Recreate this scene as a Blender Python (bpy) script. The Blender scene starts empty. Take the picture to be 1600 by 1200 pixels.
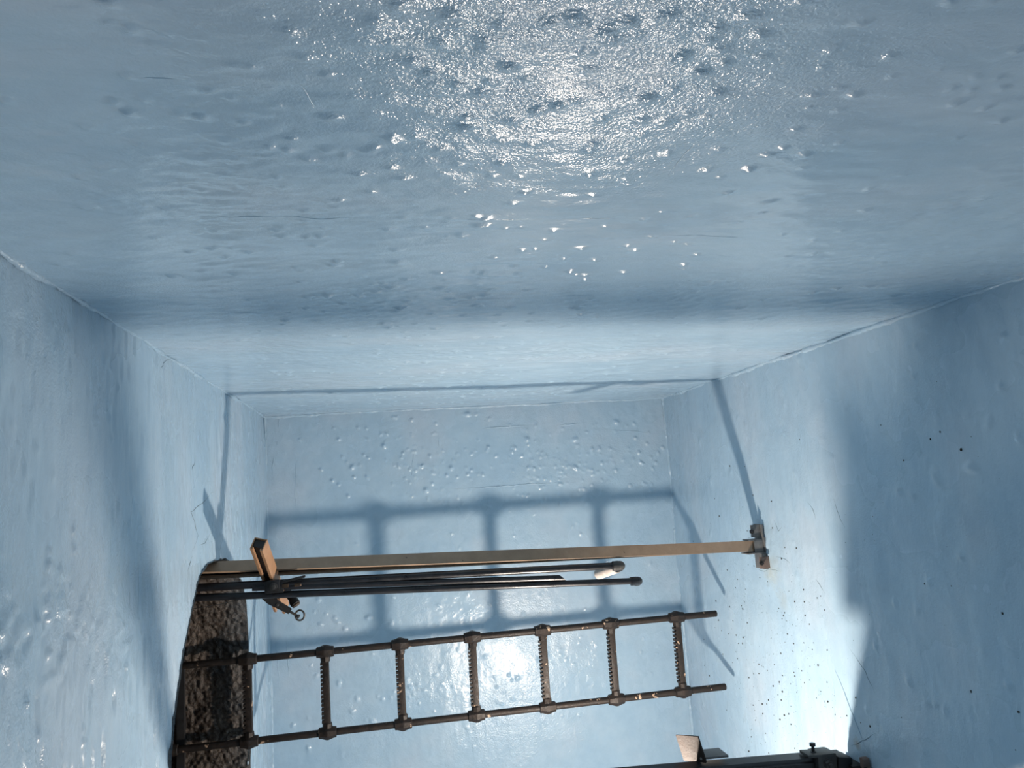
import bpy, bmesh, math, random
import numpy as np
from mathutils import Matrix, Vector

# ------------------------------------------------------------------ frame of the place
# The photographer holds the phone on its side.  Room measures are kept as (u, v, d):
#   u = downwards from camera height, v = to the viewer's left, d = depth; metres.
FLOOR_U, CEIL_U, SIDE_V, BACK_D = 1.466, -0.561, -0.400, 3.851
FAR_V, NEAR_D = 2.45, -0.65
def W(p):
    return (-p[1], p[2], FLOOR_U - p[0])
def WN(P):
    P = np.asarray(P, float)
    return np.stack([-P[..., 1], P[..., 2], FLOOR_U - P[..., 0]], -1)

scene = bpy.context.scene
COL = scene.collection

# ------------------------------------------------------------------ camera
R = [[0.9848991955, 0.0641814780, -0.1607927626],
     [-0.0419721026, 0.9895567752, 0.1378975394],
     [0.1679640355, -0.1290663653, 0.9773075034]]
def dirW(r):
    return Vector((-r[1], r[2], -r[0]))
cam_data = bpy.data.cameras.new('camera')
cam = bpy.data.objects.new('camera', cam_data)
COL.objects.link(cam)
right, down, fwd = dirW(R[0]), dirW(R[1]), dirW(R[2])
m = Matrix.Identity(4)
for i in range(3):
    m[i][0] = right[i]; m[i][1] = -down[i]; m[i][2] = -fwd[i]
m.translation = Vector(W((0, 0, 0)))
cam.matrix_world = m
cam_data.sensor_width = 36.0
cam_data.lens = 27.0
cam_data.clip_start = 0.02
scene.camera = cam

# ------------------------------------------------------------------ world, exposure, lamp settings
world = bpy.data.worlds.new('world')
scene.world = world
world.use_nodes = True
world.node_tree.nodes['Background'].inputs[0].default_value = (0.5, 0.65, 0.8, 1)
world.node_tree.nodes['Background'].inputs[1].default_value = 0.02
vs = scene.view_settings
vs.view_transform = 'Standard'; vs.look = 'None'
vs.exposure = 0.0; vs.gamma = 1.0; vs.use_curve_mapping = False
LAMP = (0.725, 1.160, 2.520)          # work lamp bulb
LAMP_R = 0.034                          # lens radius; the lens is a flattened dome
LAMP_STRENGTH = 2550.0
LAMP_COLOR = (1.0, 0.875, 0.745)

# ------------------------------------------------------------------ numpy noise
def _hash(i, j, k, seed):
    h = (i * 374761393 + j * 668265263 + k * 2147483647 + seed * 974634777) & 0xffffffff
    h = ((h ^ (h >> 13)) * 1274126177) & 0xffffffff
    h = (h ^ (h >> 16))
    return (h & 0xffff) / 65535.0
def vnoise(x, y, z=0.0, seed=0):
    x = np.asarray(x, float); y = np.asarray(y, float); z = np.zeros_like(x) + z
    xi, yi, zi = np.floor(x).astype(np.int64), np.floor(y).astype(np.int64), np.floor(z).astype(np.int64)
    fx, fy, fz = x - xi, y - yi, z - zi
    fx, fy, fz = [f * f * f * (f * (f * 6 - 15) + 10) for f in (fx, fy, fz)]
    r = 0
    for a in (0, 1):
        for b in (0, 1):
            for c in (0, 1):
                w = (fx if a else 1 - fx) * (fy if b else 1 - fy) * (fz if c else 1 - fz)
                r = r + w * _hash(xi + a, yi + b, zi + c, seed)
    return r * 2 - 1
def fbm(x, y, z=0.0, seed=0, oct=3):
    r, a, f = 0, 1.0, 1.0
    for o in range(oct):
        r = r + a * vnoise(x * f, y * f, np.asarray(z) * f, seed + o * 17); a *= .5; f *= 2.03
    return r
def smooth(x, a, b):
    t = np.clip((x - a) / (b - a), 0, 1)
    return t * t * (3 - 2 * t)

# ------------------------------------------------------------------ materials
def new_mat(name):
    mt = bpy.data.materials.new(name); mt.use_nodes = True
    nt = mt.node_tree
    b = nt.nodes['Principled BSDF']
    return mt, nt, b
def N(nt, t, **kw):
    n = nt.nodes.new(t)
    for k, v in kw.items():
        if k in n.inputs: n.inputs[k].default_value = v
        else: setattr(n, k, v)
    return n
def ramp(nt, src, stops):
    r = nt.nodes.new('ShaderNodeValToRGB')
    el = r.color_ramp.elements
    while len(el) < len(stops): el.new(.5)
    for e, (p, c) in zip(el, stops):
        e.position = p; e.color = c if len(c) == 4 else (*c, 1)
    nt.links.new(src, r.inputs[0])
    return r.outputs[0]
def math_(nt, op, a, b=None, clamp=False):
    n = nt.nodes.new('ShaderNodeMath'); n.operation = op; n.use_clamp = clamp
    for i, s in enumerate((a, b)):
        if s is None: continue
        if isinstance(s, (int, float)): n.inputs[i].default_value = s
        else: nt.links.new(s, n.inputs[i])
    return n.outputs[0]
def mixc(nt, f, a, b):
    n = nt.nodes.new('ShaderNodeMix'); n.data_type = 'RGBA'
    for s, i in ((f, 0), (a, 6), (b, 7)):
        if isinstance(s, (int, float)): n.inputs[i].default_value = s
        elif isinstance(s, tuple): n.inputs[i].default_value = (*s, 1)
        else: nt.links.new(s, n.inputs[i])
    return n.outputs[2]

PAINT = (0.408, 0.550, 0.668)
def paint_material(name, stains=(), stretch=(1, 1, 1), fine=1.0, grain=150.0, patch=None, sheen=(.20, .32)):
    mt, nt, b = new_mat(name)
    L = nt.links
    pos = N(nt, 'ShaderNodeNewGeometry').outputs['Position']
    mp = N(nt, 'ShaderNodeMapping'); L.new(pos, mp.inputs[0]); mp.inputs['Scale'].default_value = stretch
    big = N(nt, 'ShaderNodeTexNoise', Scale=2.2, Detail=4.0, Roughness=.6); L.new(mp.outputs[0], big.inputs['Vector'])
    mid = N(nt, 'ShaderNodeTexNoise', Scale=14.0, Detail=5.0, Roughness=.65); L.new(mp.outputs[0], mid.inputs['Vector'])
    c = ramp(nt, big.outputs[0], [(.35, (PAINT[0]*.93, PAINT[1]*.96, PAINT[2]*.985)), (.5, PAINT), (.66, (PAINT[0]*1.12, PAINT[1]*1.03, PAINT[2]*1.0))])
    c2 = ramp(nt, mid.outputs[0], [(.4, (.93, .945, .96)), (.6, (1, 1, 1))])
    mul = N(nt, 'ShaderNodeMix', data_type='RGBA', blend_type='MULTIPLY'); mul.inputs[0].default_value = 1
    L.new(c, mul.inputs[6]); L.new(c2, mul.inputs[7])
    col = mul.outputs[2]
    for (ctr, rad, sc, amt) in stains:
        wp = Vector(W(ctr))
        dst = N(nt, 'ShaderNodeVectorMath', operation='DISTANCE'); L.new(pos, dst.inputs[0]); dst.inputs[1].default_value = wp
        sn = N(nt, 'ShaderNodeTexNoise', Scale=30.0, Detail=4.0, Roughness=.7); L.new(pos, sn.inputs['Vector'])
        e = math_(nt, 'ADD', math_(nt, 'DIVIDE', dst.outputs['Value'], rad), math_(nt, 'MULTIPLY', sn.outputs[0], 1.4))
        f = math_(nt, 'MULTIPLY', math_(nt, 'SUBTRACT', 1.55, e, clamp=True), amt, clamp=True)
        col = mixc(nt, f, col, sc)
    L.new(col, b.inputs['Base Color'])
    # gloss: brushed enamel, patches of differing sheen
    rn = N(nt, 'ShaderNodeTexNoise', Scale=3.4, Detail=3.0); L.new(pos, rn.inputs['Vector'])
    L.new(ramp(nt, rn.outputs[0], [(.35, (sheen[0],)*3), (.65, (sheen[1],)*3)]), b.inputs['Roughness'])
    b.inputs['Specular IOR Level'].default_value = .5
    # relief finer than the mesh: orange peel in patches, brushed streaks
    m1 = N(nt, 'ShaderNodeTexNoise', Scale=3.1, Detail=3.0, Roughness=.6); L.new(pos, m1.inputs['Vector'])
    mask = ramp(nt, m1.outputs[0], [(.42, (.12,)*3), (.56, (1,)*3)])
    if patch:     # one area was rolled on much coarser than the rest
        ctr, rad, inner = patch
        dst = N(nt, 'ShaderNodeVectorMath', operation='DISTANCE'); L.new(pos, dst.inputs[0]); dst.inputs[1].default_value = Vector(W(ctr))
        e = math_(nt, 'ADD', math_(nt, 'DIVIDE', dst.outputs['Value'], rad), math_(nt, 'MULTIPLY', m1.outputs[0], .9))
        k = math_(nt, 'MULTIPLY', math_(nt, 'SUBTRACT', 1.75, e, clamp=True), inner)
        mask = math_(nt, 'MULTIPLY', math_(nt, 'ADD', k, .35), math_(nt, 'ADD', math_(nt, 'MULTIPLY', mask, .75), .25))
    f1 = N(nt, 'ShaderNodeTexNoise', Scale=grain, Detail=2.0, Roughness=.55); L.new(pos, f1.inputs['Vector'])
    f2 = N(nt, 'ShaderNodeTexNoise', Scale=42.0, Detail=3.0, Roughness=.55); L.new(mp.outputs[0], f2.inputs['Vector'])
    hgt = math_(nt, 'ADD', math_(nt, 'MULTIPLY', math_(nt, 'MULTIPLY', f1.outputs[0], mask), .7*fine), math_(nt, 'MULTIPLY', f2.outputs[0], .7))
    bp = N(nt, 'ShaderNodeBump'); bp.inputs['Strength'].default_value = .8; bp.inputs['Distance'].default_value = .0030
    L.new(hgt, bp.inputs['Height']); L.new(bp.outputs[0], b.inputs['Normal'])
    return mt

def simple(name, c1, c2, rough=(.4, .6), metal=0.0, scale=30.0, bump=.0005, bscale=120.0, spots=None):
    mt, nt, b = new_mat(name); L = nt.links
    tc = N(nt, 'ShaderNodeTexCoord').outputs['Object']
    n = N(nt, 'ShaderNodeTexNoise', Scale=scale, Detail=5.0, Roughness=.65); L.new(tc, n.inputs['Vector'])
    col = ramp(nt, n.outputs[0], [(.35, c1), (.65, c2)])
    if spots:
        sc, sscale, thr, srough = spots
        s = N(nt, 'ShaderNodeTexNoise', Scale=sscale, Detail=4.0, Roughness=.6); L.new(tc, s.inputs['Vector'])
        f = ramp(nt, s.outputs[0], [(thr, (0,)*3), (thr + .025, (1,)*3)])
        col = mixc(nt, f, col, sc)
    L.new(col, b.inputs['Base Color'])
    L.new(ramp(nt, n.outputs[0], [(.3, (rough[0],)*3), (.7, (rough[1],)*3)]), b.inputs['Roughness'])
    b.inputs['Metallic'].default_value = metal
    if bump:
        f1 = N(nt, 'ShaderNodeTexNoise', Scale=bscale, Detail=3.0); L.new(tc, f1.inputs['Vector'])
        bp = N(nt, 'ShaderNodeBump'); bp.inputs['Distance'].default_value = bump; L.new(f1.outputs[0], bp.inputs['Height'])
        L.new(bp.outputs[0], b.inputs['Normal'])
    return mt

M_wall = paint_material('blue_enamel_wall')
M_side = paint_material('blue_enamel_side_wall', stretch=(1, 1, .45), fine=.75, grain=230.0, patch=((.16, SIDE_V, .62), .42, 1.3), sheen=(.13, .24))
for n_ in M_side.node_tree.nodes:
    if n_.type == 'BSDF_PRINCIPLED': n_.inputs['Specular IOR Level'].default_value = .85
M_ceil = paint_material('blue_enamel_ceiling', stretch=(.5, 1.3, 1))
M_floor = paint_material('blue_enamel_floor', stretch=(.7, 1.2, 1), fine=.6, stains=[
    ((1.466, .400, 2.860), .09, (.46, .46, .38), .55), ((1.466, .50, 2.80), .06, (.42, .42, .36), .35),
    ((1.466, .905, 2.410), .030, (.22, .17, .09), .9), ((1.466, .30, 2.93), .05, (.40, .38, .30), .5)])
M_rust = simple('rusted_ladder_steel', (.008, .006, .0055), (.026, .017, .013), rough=(.45, .75), metal=.25, scale=60, bump=.0012, bscale=160,
                spots=((.52, .36, .25), 26.0, .645, .5))
M_tan = simple('tan_primed_channel', (.27, .185, .125), (.34, .235, .16), rough=(.38, .5), scale=18, spots=((.07, .055, .04), 45.0, .70, .5))
M_orange = simple('yellow_zinc_channel', (.34, .18, .095), (.46, .26, .145), rough=(.4, .6), metal=.1, scale=22)
M_dark = simple('black_pipe_steel', (.010, .011, .014), (.022, .022, .026), rough=(.26, .42), metal=.2, scale=30, bump=.0003)
M_rail = simple('dark_rail_steel', (.016, .020, .026), (.034, .038, .044), rough=(.35, .5), metal=.3, scale=12, bump=.0004)
M_clip = simple('dull_clip_steel', (.045, .045, .045), (.085, .080, .075), rough=(.45, .65), metal=.4, scale=40, bump=.0006)
M_grey = simple('grey_sleeve', (.36, .33, .31), (.48, .44, .41), rough=(.7, .85), scale=50, bump=.0008)
M_pink = simple('rusty_pink_primer', (.13, .088, .075), (.20, .145, .125), rough=(.6, .8), scale=45, bump=.0008, spots=((.07, .04, .03), 90.0, .66, .5))
M_cleat = simple('pinkish_cleat_steel', (.016, .011, .010), (.030, .021, .018), rough=(.6, .8), scale=45, bump=.0008, spots=((.03, .02, .015), 90.0, .66, .5))
M_cleat.node_tree.nodes['Principled BSDF'].inputs['Specular IOR Level'].default_value = .2
M_bracket = simple('painted_bracket_steel', (.10, .10, .105), (.19, .185, .18), rough=(.4, .6), metal=.3, scale=30, bump=.0006)
M_black = simple('matt_black_rubber', (.008, .008, .009), (.018, .018, .020), rough=(.5, .7), scale=40, bump=.0006)
M_brass = simple('brown_brass_collar', (.06, .038, .025), (.12, .075, .045), rough=(.35, .5), metal=.6, scale=40, bump=.0003)
M_grit = simple('dark_grit', (.02, .02, .022), (.07, .065, .06), rough=(.7, .9), scale=80, bump=0)
M_crack = simple('crack_dirt', (.05, .075, .095), (.12, .17, .2), rough=(.7, .9), scale=60, bump=0)

def concrete_material():
    mt, nt, b = new_mat('rough_shaft_concrete'); L = nt.links
    pos = N(nt, 'ShaderNodeNewGeometry').outputs['Position']
    n = N(nt, 'ShaderNodeTexNoise', Scale=9.0, Detail=5.0, Roughness=.65); L.new(pos, n.inputs['Vector'])
    n2 = N(nt, 'ShaderNodeTexNoise', Scale=90.0, Detail=4.0, Roughness=.7); L.new(pos, n2.inputs['Vector'])
    base = ramp(nt, n.outputs[0], [(.35, (.03, .020, .014)), (.65, (.13, .10, .08))])
    fine = ramp(nt, n2.outputs[0], [(.35, (.35,)*3), (.7, (1.5,)*3)])
    mul = N(nt, 'ShaderNodeMix', data_type='RGBA', blend_type='MULTIPLY'); mul.inputs[0].default_value = 1
    L.new(base, mul.inputs[6]); L.new(fine, mul.inputs[7])
    # overspray of the blue paint a hand's breadth into the opening
    sp = N(nt, 'ShaderNodeSeparateXYZ'); L.new(pos, sp.inputs[0])
    hgt = math_(nt, 'SUBTRACT', sp.outputs[2], FLOOR_U - CEIL_U)
    e = math_(nt, 'ADD', math_(nt, 'DIVIDE', hgt, .22), math_(nt, 'MULTIPLY', n.outputs[0], 1.0))
    f = math_(nt, 'MULTIPLY', math_(nt, 'SUBTRACT', .98, e, clamp=True), .65, clamp=True)
    L.new(mixc(nt, f, mul.outputs[2], (.19, .24, .28)), b.inputs['Base Color'])
    b.inputs['Roughness'].default_value = .42
    bp = N(nt, 'ShaderNodeBump'); bp.inputs['Distance'].default_value = .006; L.new(n2.outputs[0], bp.inputs['Height'])
    L.new(bp.outputs[0], b.inputs['Normal'])
    return mt
M_conc = concrete_material()
mtl, ntl, bl = new_mat('lit_lamp_globe')
bl.inputs['Base Color'].default_value = (1, 1, 1, 1)
bl.inputs['Emission Color'].default_value = (*LAMP_COLOR, 1)
bl.inputs['Emission Strength'].default_value = LAMP_STRENGTH
M_lamp = mtl

# ------------------------------------------------------------------ object helpers
def link(name, verts_world, faces, mat, parent=None, smooth_=True, base=None):
    me = bpy.data.meshes.new(name)
    V = np.asarray(verts_world, float)
    off = np.zeros(3)
    if parent is not None: off = np.array(parent['_base'])
    elif base is not None: off = np.array(base)
    me.from_pydata((V - off).tolist(), [], faces)
    me.polygons.foreach_set('use_smooth', [smooth_] * len(me.polygons))
    me.materials.append(mat); me.update()
    o = bpy.data.objects.new(name, me)
    COL.objects.link(o)
    if parent is not None:
        o.parent = parent if not parent.get('_part') else parent
    o.location = (0, 0, 0) if parent is not None else tuple(off)
    o['_base'] = [float(x) for x in off]
    return o
def thing(name, base_uvd, label, cat, group=None):
    o = bpy.data.objects.new(name, None); COL.objects.link(o)
    o.empty_display_size = .05
    o.location = W(base_uvd); o['_base'] = list(W(base_uvd))
    o['label'] = label; o['category'] = cat
    if group: o['group'] = group
    return o
def sharpen(o, ang=35):
    me = o.data
    bm = bmesh.new(); bm.from_mesh(me)
    bmesh.ops.recalc_face_normals(bm, faces=bm.faces)
    for e in bm.edges:
        if len(e.link_faces) == 2 and e.calc_face_angle(0) > math.radians(ang): e.smooth = False
        else: e.smooth = True
    bm.to_mesh(me); bm.free()
def nrm(v):
    v = np.asarray(v, float); return v / np.linalg.norm(v)
def frame(ax, hint=(0, 1, 0)):
    ax = nrm(ax); h = np.asarray(hint, float)
    if abs(np.dot(ax, nrm(h))) > .95: h = np.array((0.3, .2, 1.))
    p = nrm(h - ax * np.dot(h, ax)); q = np.cross(ax, p)
    return ax, p, q
class MB:
    """collects shapes in (u,v,d) metres and links them as one mesh object"""
    def __init__(s): s.v = []; s.f = []
    def add(s, V, F):
        n = len(s.v); s.v += [tuple(map(float, x)) for x in V]; s.f += [tuple(i + n for i in f) for f in F]
    def box(s, c, half, ax=((1,0,0),(0,1,0),(0,0,1)), bev=.0):
        c = np.asarray(c, float); A = [nrm(a) for a in ax]
        hx, hy, hz = half; b = min(bev, .45 * min(half))
        if b <= 0:
            V = [c + A[0]*hx*i + A[1]*hy*j + A[2]*hz*k for i in (-1,1) for j in (-1,1) for k in (-1,1)]
            s.add(V, [(0,1,3,2),(4,6,7,5),(0,4,5,1),(2,3,7,6),(0,2,6,4),(1,5,7,3)]); return
        bm = bmesh.new()
        bmesh.ops.create_cube(bm, size=2)
        for v in bm.verts: v.co = Vector((v.co.x*hx, v.co.y*hy, v.co.z*hz))
        bmesh.ops.bevel(bm, geom=list(bm.edges), offset=b, segments=2, profile=.6, affect='EDGES')
        bm.verts.index_update()
        V = [c + A[0]*v.co.x + A[1]*v.co.y + A[2]*v.co.z for v in bm.verts]
        s.add(V, [[v.index for v in f.verts] for f in bm.faces]); bm.free()
    def lathe(s, p0, ax, prof, n=20, hint=(0,1,0), phase=0.0):
        p0 = np.asarray(p0, float); a, p, q = frame(ax, hint)
        V = []
        for t, r in prof:
            for k in range(n):
                th = 2*math.pi*(k + phase)/n
                V.append(p0 + a*t + (p*math.cos(th) + q*math.sin(th))*r)
        F = []
        for i in range(len(prof)-1):
            for k in range(n):
                k2 = (k+1) % n
                F.append((i*n+k, i*n+k2, (i+1)*n+k2, (i+1)*n+k))
        F.append(tuple(range(n))); F.append(tuple((len(prof)-1)*n + k for k in range(n)))
        s.add(V, F)
    def cyl(s, a, b, r, n=20, r2=None, ch=.0):
        a = np.asarray(a, float); b = np.asarray(b, float); Ln = np.linalg.norm(b-a)
        r2 = r if r2 is None else r2
        prof = [(0, r-ch), (ch, r), (Ln-ch, r2), (Ln, r2-ch)] if ch > 0 else [(0, r), (Ln, r2)]
        s.lathe(a, b-a, prof, n)
    def tube(s, pts, r, n=10, closed=False, squash=None):
        P = [np.asarray(p, float) for p in pts]; m_ = len(P)
        rr = r if hasattr(r, '__len__') else [r]*m_
        _, p, q = frame(P[1]-P[0], squash if squash is not None else (0, 1, 0))
        V = []
        for i in range(m_):
            t = (P[(i+1) % m_] - P[i-1]) if closed else (P[min(i+1, m_-1)] - P[max(i-1, 0)])
            t = nrm(t); p = nrm(p - t*np.dot(p, t)); q = np.cross(t, p)
            for k in range(n):
                th = 2*math.pi*k/n
                V.append(P[i] + (p*math.cos(th) + q*math.sin(th))*rr[i])
        F = []
        for i in range(m_ if closed else m_-1):
            j = (i+1) % m_
            for k in range(n):
                k2 = (k+1) % n
                F.append((i*n+k, i*n+k2, j*n+k2, j*n+k))
        if not closed: F.append(tuple(range(n))); F.append(tuple((m_-1)*n+k for k in range(n)))
        s.add(V, F)
    def sweep(s, P0, P1, prof, n0, n1, segs=24):
        """extrude a closed profile [(a,b)..] from P0 to P1; b axis turns from n0 to n1 (twist)"""
        P0 = np.asarray(P0, float); P1 = np.asarray(P1, float); ax = nrm(P1-P0); m_ = len(prof); V = []
        for i in range(segs+1):
            t = i/segs; nb = np.asarray(n0, float)*(1-t) + np.asarray(n1, float)*t
            nb = nrm(nb - ax*np.dot(nb, ax)); na = np.cross(ax, nb); c = P0 + (P1-P0)*t
            for a, b in prof: V.append(c + na*a + nb*b)
        F = []
        for i in range(segs):
            for k in range(m_):
                k2 = (k+1) % m_; F.append((i*m_+k, i*m_+k2, (i+1)*m_+k2, (i+1)*m_+k))
        F.append(tuple(range(m_))[::-1]); F.append(tuple(segs*m_+k for k in range(m_)))
        s.add(V, F)
    def build(s, name, mat, parent=None, smooth_=True, ang=35, base=None):
        o = link(name, WN(np.array(s.v)), s.f, mat, parent, smooth_, base=W(base) if base is not None else None)
        sharpen(o, ang)
        return o
def tag(o, label, cat, group=None, kind=None):
    if label: o['label'] = label
    if cat: o['category'] = cat
    if group: o['group'] = group
    if kind: o['kind'] = kind
    return o

# ------------------------------------------------------------------ measured relief: (axis a, axis b, radius), metres
BUMP_TOP = [(0.026,0.591,0.0045),(0.009,0.616,0.0045),(-0.066,0.635,0.0045),(0.118,0.614,0.0046),(0.159,0.606,0.005),(0.177,0.597,0.0046),(0.336,0.588,0.0065),(0.362,0.616,0.0045),(0.314,0.607,0.0045),(0.313,0.626,0.0045),(0.33,0.642,0.0045),(0.065,0.646,0.0045),(0.042,0.679,0.0045),(0.058,0.697,0.0045),(0.088,0.716,0.0045),(0.123,0.712,0.0045),(0.157,0.702,0.0045),(0.026,0.839,0.0045),(0.051,0.831,0.0045),(0.08,0.861,0.0045),(0.105,0.783,0.0045),(0.155,0.789,0.0045),(0.187,0.844,0.0045),(0.151,0.836,0.0045),(0.16,0.898,0.0045),(0.107,0.906,0.0045),(0.023,0.915,0.0045),(0.039,0.946,0.0045),(-0.017,0.933,0.0045),(-0.002,0.995,0.0045),(-0.046,1.029,0.0045),(-0.048,0.789,0.0045),(0.26,0.856,0.0045),(0.281,0.931,0.0045),(0.315,0.889,0.0045),(0.313,0.818,0.0045),(0.3,0.78,0.0045),(0.312,0.714,0.005),(0.365,0.72,0.0047),(0.346,0.663,0.0045),(0.206,0.995,0.0045),(0.308,1.009,0.0045),(0.346,0.967,0.0045),(0.441,0.921,0.0045),(0.367,0.873,0.0045),(0.508,1.002,0.0045),(0.278,1.211,0.0047),(0.284,1.164,0.0045),(0.436,1.252,0.0045),(0.336,1.318,0.0045),(0.207,1.305,0.0045),(0.136,1.181,0.0045),(0.114,1.102,0.0045),(0.183,1.396,0.0045),(0.056,1.441,0.0062),(-0.008,1.473,0.0047),(-0.066,1.321,0.0045),(0.019,1.154,0.0045),(-0.103,1.184,0.0045),(-0.076,1.146,0.0045),(-0.141,1.182,0.0045),(-0.141,1.449,0.0045),(-0.153,1.653,0.0053),(0.044,1.687,0.0045),(0.588,1.303,0.0045),(0.546,1.245,0.0045),(-0.195,0.642,0.0045),(-0.295,0.821,0.0045),(-0.243,0.791,0.0045),(-0.193,0.79,0.0047),(-0.174,0.796,0.0045),(-0.153,0.74,0.0045),(-0.12,0.69,0.0045),(-0.106,0.692,0.0045),(-0.057,0.676,0.0045),(-0.038,0.788,0.0045),(-0.498,1.299,0.006),(-0.248,1.39,0.0045),(-0.299,1.366,0.0045),(-0.202,1.261,0.0045),(-0.254,1.576,0.0045),(-0.393,1.547,0.0045),(-0.427,1.544,0.0045),(0.661,0.733,0.0055),(0.691,0.699,0.0049),(0.638,0.675,0.0045),(0.446,0.635,0.0045),(0.448,0.592,0.0045),(0.513,0.643,0.0045),(0.524,0.718,0.005),(0.822,1.305,0.0045),(0.969,1.332,0.0045),(0.697,1.197,0.0045),(0.494,1.099,0.0045),(0.753,1.505,0.0045),(0.47,0.944,0.0045),(0.498,0.916,0.0045),(0.216,0.632,0.0045),(0.228,0.602,0.0045),(0.259,0.591,0.0045),(0.107,0.639,0.0045),(0.069,0.603,0.0045),(0.291,0.734,0.0045),(0.254,0.778,0.0045),(0.197,0.752,0.0045),(-0.094,0.867,0.0045),(-0.075,0.893,0.0045),(-0.051,0.869,0.0045),(-0.03,0.883,0.0045),(-0.114,0.859,0.0045)]
BUMP_BACK = [(-0.158,-0.409,0.0053),(-0.121,-0.324,0.0053),(-0.08,-0.319,0.0053),(0.068,-0.365,0.0053),(0.054,-0.368,0.0053),(0.143,-0.349,0.0053),(0.263,-0.325,0.0053),(-0.012,-0.286,0.0053),(0.018,-0.287,0.0053),(-0.215,-0.272,0.0053),(-0.077,-0.265,0.0053),(0.002,-0.227,0.0077),(0.117,-0.204,0.0053),(0.093,-0.187,0.0053),(0.155,-0.192,0.0053),(-0.097,-0.189,0.0053),(-0.077,-0.174,0.0053),(0.225,-0.165,0.0053),(0.184,-0.118,0.0053),(0.169,-0.119,0.0053),(-0.157,-0.131,0.0077),(-0.182,-0.159,0.0053),(-0.201,-0.187,0.0053),(-0.119,-0.141,0.0053),(0.123,-0.106,0.0053),(0.23,-0.081,0.0053),(0.303,-0.065,0.0053),(-0.15,-0.084,0.0053),(-0.087,-0.08,0.0053),(0.099,-0.063,0.0053),(0.121,-0.041,0.0053),(-0.253,-0.073,0.0053),(-0.223,-0.052,0.0053),(0.23,-0.028,0.0053),(0.196,0.002,0.0077),(-0.18,0.005,0.0053),(-0.305,-0.13,0.0053),(-0.4,-0.28,0.0053),(-0.236,-0.327,0.0053),(0.049,-0.131,0.0053),(0.069,-0.121,0.0053),(0.151,-0.098,0.0053),(0.424,-0.364,0.0083),(0.468,-0.362,0.0054),(0.532,-0.335,0.0054),(0.722,-0.221,0.0083),(0.52,-0.194,0.0053),(0.659,-0.18,0.0054),(0.64,-0.164,0.0054),(0.69,-0.138,0.0054),(0.795,-0.15,0.0054),(0.434,-0.164,0.0053),(0.974,-0.207,0.0085),(1.2,-0.285,0.0086),(1.293,-0.273,0.0056),(1.058,-0.154,0.0055),(1.096,-0.152,0.0055),(1.154,-0.149,0.0055),(1.294,-0.197,0.0056),(1.354,-0.164,0.0056),(1.307,-0.121,0.0056),(1.317,-0.065,0.0056),(1.374,-0.035,0.0056),(1.412,-0.112,0.0056),(1.439,-0.14,0.0057),(0.858,-0.077,0.0054),(0.963,-0.064,0.0084),(1.079,-0.034,0.0055),(1.049,-0.044,0.0055),(0.914,-0.07,0.0054),(0.401,-0.094,0.0053),(0.429,-0.083,0.0053),(0.41,-0.064,0.0053),(0.483,-0.059,0.0053),(0.355,-0.053,0.0053),(0.326,-0.102,0.0053),(0.719,-0.078,0.0054),(0.749,-0.069,0.0054),(0.779,-0.078,0.0054),(0.764,-0.021,0.0054),(1.245,0.045,0.0056),(1.327,0.044,0.0056),(0.877,0.014,0.0054),(0.706,0.062,0.0054),(0.772,0.027,0.0054),(1.043,0.03,0.0055),(-0.559,0.541,0.0069),(-0.336,0.484,0.0068),(-0.33,0.598,0.0068),(-0.25,0.595,0.0068),(-0.263,0.575,0.0068),(-0.113,0.588,0.0068),(-0.103,0.585,0.0068),(-0.218,0.63,0.0068),(-0.004,0.626,0.0068),(-0.174,0.953,0.0069),(-0.057,0.966,0.0069),(-0.255,0.872,0.0069),(0.074,0.924,0.0069),(-0.199,1.005,0.007),(0.061,0.89,0.0069),(-0.355,0.829,0.0069),(0.115,1.168,0.007),(-0.108,1.061,0.007),(-0.467,1.039,0.007),(-0.402,1.145,0.0071),(-0.257,1.188,0.0071),(-0.035,1.232,0.0071),(0.484,0.921,0.0075),(0.553,0.919,0.0075),(0.6,0.933,0.0075),(0.567,0.944,0.0075),(0.071,0.972,0.0074),(0.115,1.006,0.0075),(0.248,1.079,0.0075),(0.427,1.187,0.0076),(0.865,1.237,0.0078),(0.362,1.238,0.0076)]
BUMP_CEIL = [(0.061,1.42,0.0053),(0.067,1.534,0.0057),(-0.143,1.285,0.0049),(-0.108,1.368,0.0052),(-0.066,1.434,0.0062),(0.032,1.524,0.0065),(0.083,1.418,0.0045),(0.093,1.434,0.0045),(0.096,1.467,0.0045),(-0.263,1.765,0.0045),(-0.219,1.901,0.0045),(0.073,2.073,0.0045),(0.115,1.405,0.0045),(0.123,1.455,0.0045),(0.394,1.586,0.0045),(0.417,1.586,0.0045),(0.333,1.829,0.0045),(0.114,2.045,0.0045),(-0.193,1.718,0.0055),(-0.149,1.726,0.0046),(0.287,1.347,0.0045),(0.348,1.394,0.0046),(0.136,1.299,0.0045),(0.18,1.332,0.0051),(0.167,1.376,0.0045),(0.179,1.516,0.0049)]
BUMP_FLOOR = [(-0.309,1.89,0.007),(-0.23,1.913,0.0085),(-0.154,1.615,0.0089),(-0.072,1.67,0.0117),(0.032,1.751,0.0133),(0.036,1.737,0.0119),(0.045,1.882,0.0139),(0.066,1.876,0.0125),(0.1,1.978,0.0129),(-0.03,1.584,0.0113),(-0.27,1.579,0.0089),(0.091,2.037,0.0117),(0.64,2.103,0.0108),(0.676,2.035,0.0106),(0.672,2.001,0.0105),(0.68,1.967,0.0104),(0.559,1.724,0.0095),(0.262,1.828,0.0096),(0.342,1.965,0.0087),(-0.169,2.253,0.0094),(-0.375,2.482,0.0102),(-0.465,2.264,0.0096)]
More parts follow.
